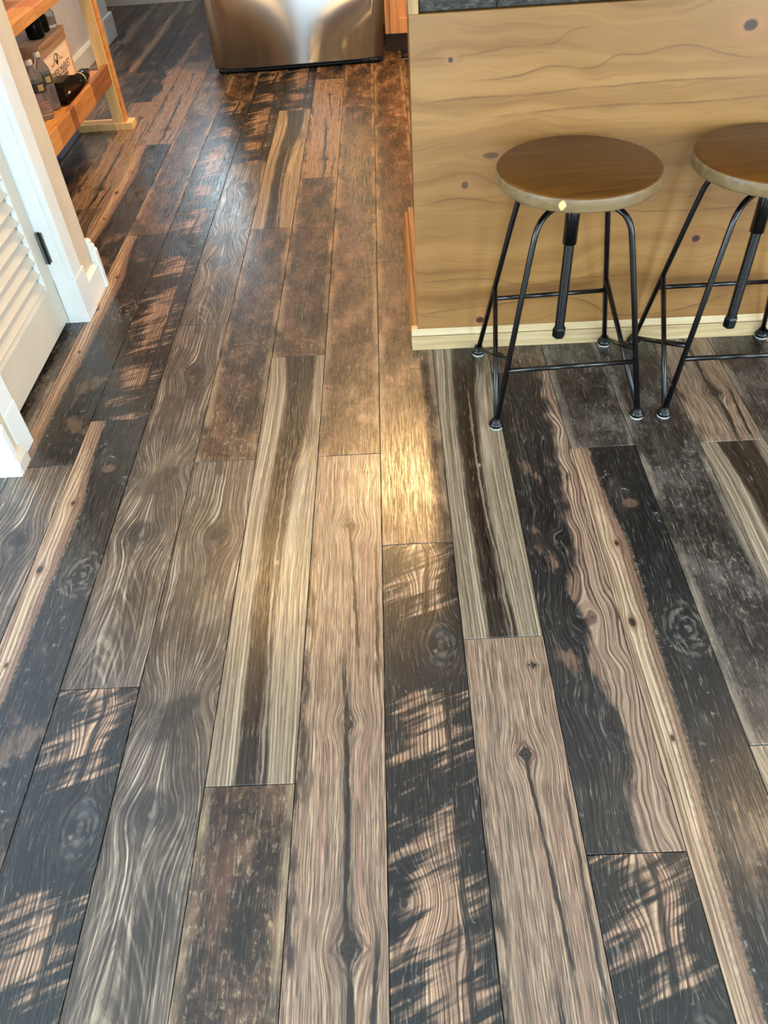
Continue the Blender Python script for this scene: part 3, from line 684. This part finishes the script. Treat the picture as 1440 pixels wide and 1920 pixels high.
def make_stool(label):
    t = thing('bar_stool', label, 'stool', (0, 0, 0), 0, LG)
    hx, hy, sz = .1795, .1665, .578
    r = .0068
    rad = .179
    seat = obj('seat', lathem([(0, sz - .034), (rad - .010, sz - .034), (rad - .003, sz - .031), (rad, sz - .026), (rad, sz - .006), (rad - .0015, sz - .003)], n=72), m_rim, t, False, True)
    obj('seat_top', lathem([(rad - .0012, sz - .0042), (rad - .003, sz - .0012), (rad - .006, sz), (0, sz)], n=72), m_seat, seat, False, True)
    for (sx, sy) in ((-1, -1), (1, -1), (-1, 1), (1, 1)):
        pts = smooth_path([(sx * hx, sy * hy, .014), (sx * (hx - .064), sy * (hy - .058), .415), (sx * (hx - .080), sy * (hy - .073), .504), (sx * .012, sy * .012, .512)], .07, 10)
        obj('leg', tubem(pts, r), m_black, t, False, True)
        ft = obj('foot', lathem([(0, .003), (.016, .003), (.0185, .007), (.0185, .012), (.015, .017), (.012, .019), (.011, .026), (0, .027)], (sx * hx, sy * hy, 0), 20), m_rubber, t, False, True)
        obj('pad', lathem([(0, 0), (.0165, 0), (.0165, .004), (0, .004)], (sx * hx, sy * hy, 0), 20), m_pad, ft, False, True)
    def legpt(sx, sy, z):
        f = (z - .014) / .401
        return Vector((sx * (hx - .064 * f), sy * (hy - .058 * f), z))
    for sx in (-1, 1):
        obj('brace', tubem([(sx * hx, -hy + .004, .020), legpt(sx, 1, .225)], r * .95), m_black, t, False, True)
        obj('brace', tubem([(sx * hx, hy - .004, .020), legpt(sx, -1, .188)], r * .95), m_black, t, False, True)
    obj('stretcher', tubem([legpt(-1, -1, .154), legpt(1, -1, .154)], r * .9), m_black, t, False, True)
    obj('stretcher', tubem([legpt(-1, 1, .186), legpt(1, 1, .186)], r * .9), m_black, t, False, True)
    obj('seat_plate', lathem([(0, .505), (.028, .505), (.030, .530), (.085, .538), (.085, .544), (0, .544)], n=32), m_black, t, False, True)
    obj('screw_housing', lathem([(0, .398), (.0165, .398), (.0165, .540), (0, .540)], n=28), m_black, t, False, True)
    prof = [(0, .165)]; z = .165
    while z < .40:
        prof += [(.0112, z), (.0122, z + .0015), (.0112, z + .003)]; z += .0032
    prof += [(0, .401)]
    sw = obj('screw_rod', lathem(prof, n=24), m_black, t, False, True)
    obj('nut', lathem([(0, .145), (.013, .145), (.0165, .149), (.0165, .170), (.014, .174), (0, .174)], n=6), m_rubber, t, False)
    return t
def copy_tree(o, parent=None):
    c = o.copy(); COL.objects.link(c); c.parent = parent
    for ch in [q for q in o.children]: copy_tree(ch, c)
    return c
st1 = make_stool('round wooden bar stool on black rods, chipped seat rim, whole in view')
st2 = copy_tree(st1)
st2['label'] = 'round wooden bar stool cut off by the right edge of the picture'
st1.location = (.412, 1.714, 0); st1.rotation_euler.z = R(2.0)
st2.location = (.846, 1.716, 0); st2.rotation_euler.z = R(-.6)
# chip knocked out of the first stool's rim
seat1 = [c for c in st1.children if c.name.startswith('seat') and 'plate' not in c.name][0]
cb = bmesh.new(); bmesh.ops.create_icosphere(cb, subdivisions=2, radius=1.0)
for v in cb.verts:
    v.co = Vector((v.co.x * .0085, v.co.y * .006, v.co.z * .012)) * (1 + random.uniform(-.18, .18))
ang = R(-113)
cb.transform(Matrix.Translation((math.cos(ang) * .1765, math.sin(ang) * .1765, .562)) @ Matrix.Rotation(ang + R(90), 4, 'Z'))
ch = obj('chip', cb, m_chip, seat1, False); ch['label'] = 'raw pale chip in the seat rim'

# ------------------------------------------------------------------ refrigerator
def steel():
    s = G('brushed_stainless', .27, .5, 1.0)
    n = s.noise(s.vec(s.mul(s.x, 3.0), s.mul(s.y, 3.0), s.mul(s.z, 420.0)), 1.0, 2.0)
    s.col(s.ramp(n, [(.3, (150, 148, 147)), (.7, (168, 166, 165))]))
    s.b.inputs['Anisotropic'].default_value = 1.0
    gl_ = s.n.new('ShaderNodeBsdfAnisotropic'); gl_.inputs['Roughness'].default_value = .31; gl_.inputs['Anisotropy'].default_value = .8; gl_.inputs['Rotation'].default_value = 0.0
    gl_.inputs['Color'].default_value = (.46, .46, .46, 1)
    s.l.new(gl_.outputs[0], s.n['Material Output'].inputs[0])
    s.b.inputs['Anisotropic Rotation'].default_value = 0.25
    tg = s.n.new('ShaderNodeTangent'); tg.direction_type = 'RADIAL'; tg.axis = 'Z'
    s.l.new(tg.outputs[0], s.b.inputs['Tangent']); s.l.new(tg.outputs[0], gl_.inputs['Tangent'])
    s.bump(s.noise(s.vec(s.mul(s.x, 5.0), 0.0, s.mul(s.z, .8)), 1.0, 1.0), .12, .02)
    return s.m
m_steel = steel()
m_fside = flat('fridge_side_grey', (74, 62, 54), .45, .5, .2)
fr = thing('refrigerator', 'stainless steel refrigerator with black base grille, at the end of the floor', 'refrigerator', (-.93, 4.735, 0), R(2.4))
FW = .935
def bowed(x0, x1, z0, z1, bow=.012, d=.06, n=16):
    top = []; 
    for i in range(n + 1):
        t = i / n; x = x0 + (x1 - x0) * t
        e = min(t, 1 - t) * (x1 - x0)
        rr = .016; edge = rr - math.sqrt(max(0, rr * rr - max(0, rr - e) ** 2)) if e < rr else 0
        top.append((x, -bow * (1 - (2 * t - 1) ** 2) + edge))
    extra = []
    poly = top + [(x1, d), (x0, d)]
    bm = prismm(poly, 'z', z0, z1); return bm
fd = obj('freezer_drawer', bowed(0, FW, .030, .62), m_steel, fr, False, True)
for p in fd.data.polygons:
    if abs(p.normal.z) > .5: p.use_smooth = False
obj('handle', tubem(smooth_path([(.12, -.01, .55), (.12, -.06, .55), (.82, -.06, .55), (.82, -.01, .55)], .02), .011), m_steel, fd, False, True)
for (a, b, hx_) in ((0, FW / 2 - .003, FW / 2 - .05), (FW / 2 + .003, FW, FW / 2 + .05)):
    d_ = obj('door', bowed(a, b, .63, 1.76), m_steel, fr, False)
    obj('handle', tubem(smooth_path([(hx_, -.01, .75), (hx_, -.06, .75), (hx_, -.06, 1.6), (hx_, -.01, 1.6)], .02), .011), m_steel, d_, False, True)
obj('body', bxm(.006, FW - .006, .062, .74, .03, 1.78, .004), m_fside, fr, False)
gr = obj('base_grille', bxm(.02, FW - .01, .010, .06, .006, .034, .004), m_rubber, fr, False)
obj('grille_slot', bxm(.16, FW - .12, .0085, .012, .014, .020), m_blackvoid, gr, False)
for a in (.030, FW - .075):
    obj('levelling_foot', join(lathem([(0, 0), (.016, 0), (.016, .012), (.008, .014), (.008, .03), (0, .03)], (a + .012, .022, 0), 16), bxm(a - .012, a + .045, -.004, .03, .010, .028, .006)), m_rubber, fr, False)
for a in (.085, .125, .80):
    obj('screw', lathem([(0, 0), (.005, 0), (.004, .003), (0, .004)], (a, .006, .030), 10), flat('screw_chrome', (200, 200, 200), .2, .5, 1.0) if 'screw_chrome' not in bpy.data.materials else bpy.data.materials['screw_chrome'], gr, False)

# base cabinet to the right of the refrigerator
m_maple = wood('orange_maple', [(176, 118, 72), (202, 146, 96), (214, 162, 114)], 'z', 60, 2.0, .4)
m_toe = flat('dark_toe_kick', (64, 42, 24), .6)
cb_ = thing('base_cabinet', 'orange maple base cabinet with dark toe kick, beside the refrigerator', 'cabinet', (.3, 5.25, 0))
obj('body', bxm(.016, .95, 4.962, 5.60, .095, .88), m_maple, cb_)
obj('toe_kick', bxm(.016, .95, 4.995, 5.58, .0, .095), m_toe, cb_)
obj('face_frame', join(bxm(.016, .042, 4.945, 4.962, .095, .88, .001, 1), bxm(.92, .95, 4.945, 4.962, .095, .88, .001, 1), bxm(.042, .92, 4.945, 4.962, .84, .88, .001, 1)), m_maple, cb_)
dr = obj('door', join(bxm(.046, .095, 4.930, 4.945, .097, .83, .003), bxm(.44, .49, 4.930, 4.945, .097, .83, .003), bxm(.095, .44, 4.930, 4.945, .097, .172, .003), bxm(.095, .44, 4.930, 4.945, .76, .83, .003)), m_maple, cb_)
obj('panel', bxm(.095, .44, 4.938, 4.944, .172, .76), m_maple, dr)
d2 = obj('door', join(bxm(.50, .55, 4.930, 4.945, .097, .83, .003), bxm(.87, .915, 4.930, 4.945, .097, .83, .003), bxm(.55, .87, 4.930, 4.945, .097, .172, .003), bxm(.55, .87, 4.930, 4.945, .76, .83, .003)), m_maple, cb_)
obj('panel', bxm(.55, .87, 4.938, 4.944, .172, .76), m_maple, d2)
tag(obj('worktop', bxm(.012, .97, 4.90, 5.61, .88, .915, .003), bpy.data.materials['dark_stone']), 'dark stone worktop on the maple base cabinet', 'worktop')

# ------------------------------------------------------------------ shelving unit at the left
m_post = wood('pale_pine_post', [(206, 166, 104), (226, 190, 130), (236, 206, 152)], 'z', 70, 2.0, .45)
m_st = [wood('acacia_stave_honey', [(160, 104, 54), (188, 130, 74), (200, 146, 92)], 'y', 60, 2.0, .4),
        wood('acacia_stave_amber', [(174, 118, 64), (200, 144, 86), (212, 160, 104)], 'y', 60, 2.0, .4, seed=5.0),
        wood('acacia_stave_brown', [(110, 66, 40), (138, 88, 56), (154, 104, 70)], 'y', 60, 2.0, .4, seed=9.0),
        wood('acacia_stave_rust', [(150, 84, 44), (176, 106, 60), (190, 122, 76)], 'y', 60, 2.0, .4, seed=13.0)]
SX = -1.262
sh = thing('shelving_unit', 'butcher-block shelving unit on pale pine posts, left of the hallway', 'shelf', (-1.45, 3.2, 0))
SY0, SY1 = 2.55, 3.965
for (xa, ya) in ((-1.312, 3.955), (-1.690, 3.955), (-1.312, 2.52), (-1.690, 2.52)):
    p_ = obj('post', bxm(xa, xa + .050, ya, ya + .040, .030, 1.55, .002), m_post, sh)
obj('edge_strip', bxm(-1.262, -1.250, 3.965, 4.005, .030, 1.55, .002), m_st[1], sh)
for ya in (3.950, 2.505):
    ft = obj('foot_rail', bxm(-1.715, -1.222, ya, ya + .075, .0, .031, .002), m_post, sh)
for (z0, z1, lip) in ((.236, .262, True), (.606, .642, False), (.98, 1.016, False)):
    s_ = obj('shelf', bxm(-1.70, -1.545, SY0, SY1 - .008, z0, z1 - .0008, .001, 1), m_st[0], sh)
    xs = [-1.545, -1.480, -1.415, -1.350, -1.282 if lip else SX - .018]
    for q, (a, b) in enumerate(zip(xs, xs[1:])):
        y = SY0 - .001; 
        while y < SY1 - .01:
            ln = random.uniform(.14, .42); e = min(SY1 - .008, y + ln)
            obj('stave', bxm(a + .0004, b - .0004, y, e - .0006, z0, z1 - random.uniform(0, .0006), .0006, 1), random.choice(m_st), s_)
            y = e
    if lip:
        ys = [(SY0, 2.86, 0), (2.86, 3.15, 1), (3.15, 3.325, 0), (3.325, 3.39, 2), (3.39, 3.66, 0), (3.66, 3.955, 2)]
        for (a, b, m) in ys: obj('lip_stave', bxm(-1.282, SX, a + .0004, b - .0004, .206, .284, .001, 1), m_st[m], s_)
    else:
        ys = [(SY0, 2.95, 0), (2.95, 3.3, 1), (3.3, 3.62, 0), (3.62, 3.955, 3)]
        for (a, b, m) in ys: obj('edge_stave', bxm(SX - .018, SX, a + .0004, b - .0004, z0, z1, .001, 1), m_st[m], s_)

# things on and under the shelves
def glass(name, c, rough=.05, trans=1.0):
    g = G(name, rough, .5); g.col(c); g.b.inputs['Transmission Weight'].default_value = trans; g.b.inputs['IOR'].default_value = 1.18
    n = g.noise(g.P, 30.0, 2.0); g.bump(n, .05, .001)
    return g.m
m_pet = glass('clear_plastic', (240, 238, 236), .06, .88)
m_cap = flat('white_cap', (214, 206, 194), .45)
m_lab = [flat('bottle_label_dark', (44, 40, 34), .5), flat('bottle_label_green', (48, 60, 36), .5)]
m_labtan = flat('bottle_label_tan', (176, 150, 104), .5)
def bottle(x, y, z, label, lab):
    t = thing('water_bottle', label, 'bottle', (x, y, z), 0, 'water bottles on the lower shelf')
    prof = [(0, .002), (.024, 0), (.031, .006), (.032, .012)]
    zz = .016
    while zz < .085:
        prof += [(.0325, zz), (.0305, zz + .005), (.0325, zz + .010)]; zz += .0115
    prof += [(.032, .098), (.032, .132), (.0325, .138), (.030, .152), (.021, .172), (.013, .184), (.0125, .192), (0, .193)]
    obj('body', lathem(prof, n=28), m_pet, t, False, True)
    obj('cap', lathem([(0, .190), (.0145, .190), (.0150, .193), (.0150, .205), (.0135, .208), (0, .208)], n=24), m_cap, t, False, True)
    lb = obj('label', lathem([(.0328, .098), (.0330, .099), (.0330, .131), (.0328, .132)], n=28), lab, t, False, True)
    for a0 in (-60, 20):
        bm = bmesh.new(); vs = []
        for zc in (.104, .126):
            vs.append([bm.verts.new((math.cos(R(a0 + q * 10)) * .0334, math.sin(R(a0 + q * 10)) * .0334, zc)) for q in range(5)])
        for q in range(4): bm.faces.new((vs[0][q], vs[0][q + 1], vs[1][q + 1], vs[1][q]))
        obj('label_print', bm, m_labtan, lb, False)
bottle(-1.362, 3.325, .262, 'clear water bottle with dark label, nearest the door casing', m_lab[0])
bottle(-1.365, 3.432, .262, 'clear water bottle with green label, against the wooden crate', m_lab[1])
# printed wooden crate
m_cr = wood('crate_wood', [(176, 128, 92), (206, 160, 122), (220, 180, 144)], 'y', 70, 2.0, .6)
m_crp = wood('crate_pale_panel', [(226, 200, 180), (236, 214, 198), (240, 222, 208)], 'y', 40, 2.0, .65)
m_ink = flat('dark_ink', (74, 66, 66), .7)
cx, cy0, cy1, cz0, cz1 = -1.400, 3.565, 3.925, .262, .456
ck = thing('wooden_crate', 'small wooden crate printed with a rooster emblem and lettering', 'crate', (-1.47, 3.745, .262))
obj('side_panel', bxm(cx - .010, cx - .004, cy0, cy1, cz0, cz1 - .05, .0005, 1), m_crp, ck)
obj('board', bxm(cx - .016, cx, cy0, cy1, cz1 - .026, cz1, .002), m_cr, ck)
obj('board', bxm(cx - .014, cx - .002, cy0, cy1, cz1 - .052, cz1 - .027, .002), m_cr, ck)
obj('corner_post', bxm(cx - .016, cx - .002, cy1 - .016, cy1, cz0, cz1 - .053, .0015), m_cr, ck)
obj('corner_post', bxm(cx - .016, cx - .002, cy0, cy0 + .012, cz0, cz1 - .053, .0015), m_cr, ck)
obj('end_panel', bxm(cx - .17, cx - .016, cy0, cy0 + .010, cz0, cz1, .001, 1), m_cr, ck)
obj('end_panel', bxm(cx - .17, cx - .016, cy1 - .010, cy1, cz0, cz1, .001, 1), m_cr, ck)
obj('back_panel', bxm(cx - .18, cx - .17, cy0, cy1, cz0, cz1, .001, 1), m_cr, ck)
obj('top_board', bxm(cx - .17, cx - .016, cy0 + .010, cy1 - .010, cz1 - .012, cz1 - .002, .001, 1), m_crp, ck)
def text_part(name, body, size, yc, zc, parent, xface, m, squash=1.0):
    cu = bpy.data.curves.new(name, 'FONT'); cu.body = body; cu.size = size; cu.align_x = 'CENTER'; cu.extrude = .0004
    to = bpy.data.objects.new('tmp', cu); COL.objects.link(to)
    bpy.context.view_layer.update()
    me = bpy.data.meshes.new_from_object(to.evaluated_get(bpy.context.evaluated_depsgraph_get()))
    bpy.data.objects.remove(to); bpy.data.curves.remove(cu)
    bm = bmesh.new(); bm.from_mesh(me); bpy.data.meshes.remove(me)
    # text x -> +y, text y -> +z, facing +x
    M = Matrix(((0, 0, 1, xface), (squash, 0, 0, yc), (0, 1, 0, zc), (0, 0, 0, 1)))
    bm.transform(M)
    return obj(name, bm, m, parent)
xf = cx - .0036
tx = text_part('lettering', 'FARMERS MARKET', .040, 3.735, .312, ck, xf, m_ink, .92)
em = []
for k_ in range(9):                       # arch of small marks over the bird
    a = R(15 + 150 * k_ / 8)
    em.append(bxm(xf - .0002, xf + .0004, 3.735 + math.cos(a) * .040 - .004, 3.735 + math.cos(a) * .040 + .004, .358 + math.sin(a) * .030 - .003, .358 + math.sin(a) * .030 + .003))
bird = [(3.713, .366), (3.716, .378), (3.722, .372), (3.728, .366), (3.738, .368), (3.744, .380), (3.750, .386), (3.754, .380), (3.752, .372), (3.750, .362), (3.744, .354), (3.737, .350), (3.736, .345), (3.732, .345), (3.731, .351), (3.722, .354), (3.716, .360)]
em.append(prismm(bird, 'x', xf - .0002, xf + .0005))
for (a, b) in ((3.655, 3.690), (3.780, 3.815)): em.append(bxm(xf - .0002, xf + .0004, a, b, .358, .361))
obj('emblem', join(*em), m_ink, ck)
ln = []
for k_ in range(12): ln.append(bxm(xf - .0002, xf + .0004, 3.645 + k_ * .0152, 3.645 + k_ * .0152 + .010, .288, .304))
ln.append(bxm(xf - .0002, xf + .0004, 3.640, 3.83, .309, .312)); ln.append(bxm(xf - .0002, xf + .0004, 3.650, 3.82, .279, .282))
obj('small_print', join(*ln), m_ink, ck)
# jars on the crate
m_jar = glass('clear_jar_glass', (232, 236, 238), .04, .95)
m_dkglass = glass('dark_green_glass', (40, 48, 40), .05, .75)
m_fill = flat('cream_filling', (198, 172, 140), .7)
def jar(x, y, label, m, h=.078, r=.030, fill=True):
    t = thing('glass_jar', label, 'jar', (x, y, cz1 - .001), 0, 'glass jars on top of the crate')
    obj('glass', lathem([(0, .001), (r * .85, .001), (r, .007), (r, h * .72), (r * .78, h * .84), (r * .74, h), (r * .66, h), (r * .70, h * .82), (r * .90, h * .70), (r * .90, .010), (0, .008)], n=28), m, t, False, True)
    if fill: obj('filling', lathem([(0, .009), (r * .86, .011), (r * .86, h * .45), (0, h * .5)], n=24), m_fill, t, False, True)
    obj('lid', lathem([(0, h), (r * .8, h), (r * .8, h + .010), (r * .75, h + .012), (0, h + .012)], n=24), m_cap if fill else m_black, t, False, True)
jar(-1.450, 3.900, 'clear jar with cream filling, at the far end of the crate', m_jar, .076, .032)
jar(-1.455, 3.815, 'dark glass jar between two other jars on the crate', m_dkglass, .080, .033, False)
jar(-1.450, 3.715, 'dark glass jar nearest the door casing on the crate', m_dkglass, .088, .036, False)
tag(obj('storage_box', bxm(-1.60, -1.47, 3.39, 3.55, .262, .545, .004), m_rubber), 'tall black box standing behind the water bottles', 'box')
# black faceted case
bb = thing('black_case', 'black faceted case with a small white tag, at the front of the shelf', 'case', (-1.335, 3.55, .262), R(-4))
bm = prismm([(-.095, .018), (-.070, .0), (.075, .0), (.090, .030), (.072, .072), (.010, .088), (-.080, .084), (-.092, .070)], 'x', -.030, .032)
bmesh.ops.bevel(bm, geom=list(bm.edges), offset=.003, segments=2, affect='EDGES')
obj('shell', bm, m_rubber, bb, False)
obj('white_tag', bxm(.032, .0335, -.058, -.038, .036, .043), m_cap, bb, False)
# dark bottle lying on its side
gb = thing('dark_bottle', 'dark glass bottle lying on its side next to the black case', 'bottle', (-1.325, 3.66, .262))
bm = lathem([(0, 0), (.024, .001), (.027, .006), (.027, .115), (.018, .140), (.011, .150), (.011, .178), (0, .179)], n=24)
bm.transform(Matrix.Translation((0, .01, .0275)) @ Matrix.Rotation(R(-90), 4, 'X'))
obj('glass', bm, m_dkglass, gb, False, True)
bm = lathem([(.0275, .045), (.0278, .046), (.0278, .050), (.0275, .051)], n=24)
bm.transform(Matrix.Translation((0, .01, .0275)) @ Matrix.Rotation(R(-90), 4, 'X'))
obj('band', bm, m_cap, gb, False, True)
# dark cup on the upper shelf
cu_ = thing('dark_cup', 'dark metal cup on the upper shelf beside the door casing', 'cup', (-1.335, 3.085, .642))
obj('wall', lathem([(0, .001), (.028, .001), (.030, .004), (.034, .078), (.032, .078), (.0285, .008), (0, .006)], n=28), flat('dark_cup_metal', (40, 34, 30), .3, .5, .5), cu_, False, True)
# blue grey bin under the lower shelf
bn = thing('storage_bin', 'blue-grey plastic bin on the floor under the lower shelf', 'bin', (-1.57, 3.76, 0))
m_bin = flat('blue_grey_plastic', (96, 112, 142), .45)
obj('tub', bxm(-1.68, -1.475, 3.61, 3.93, .0, .150, .008), m_bin, bn)
obj('rim', bxm(-1.69, -1.465, 3.60, 3.94, .150, .170, .006), m_bin, bn)
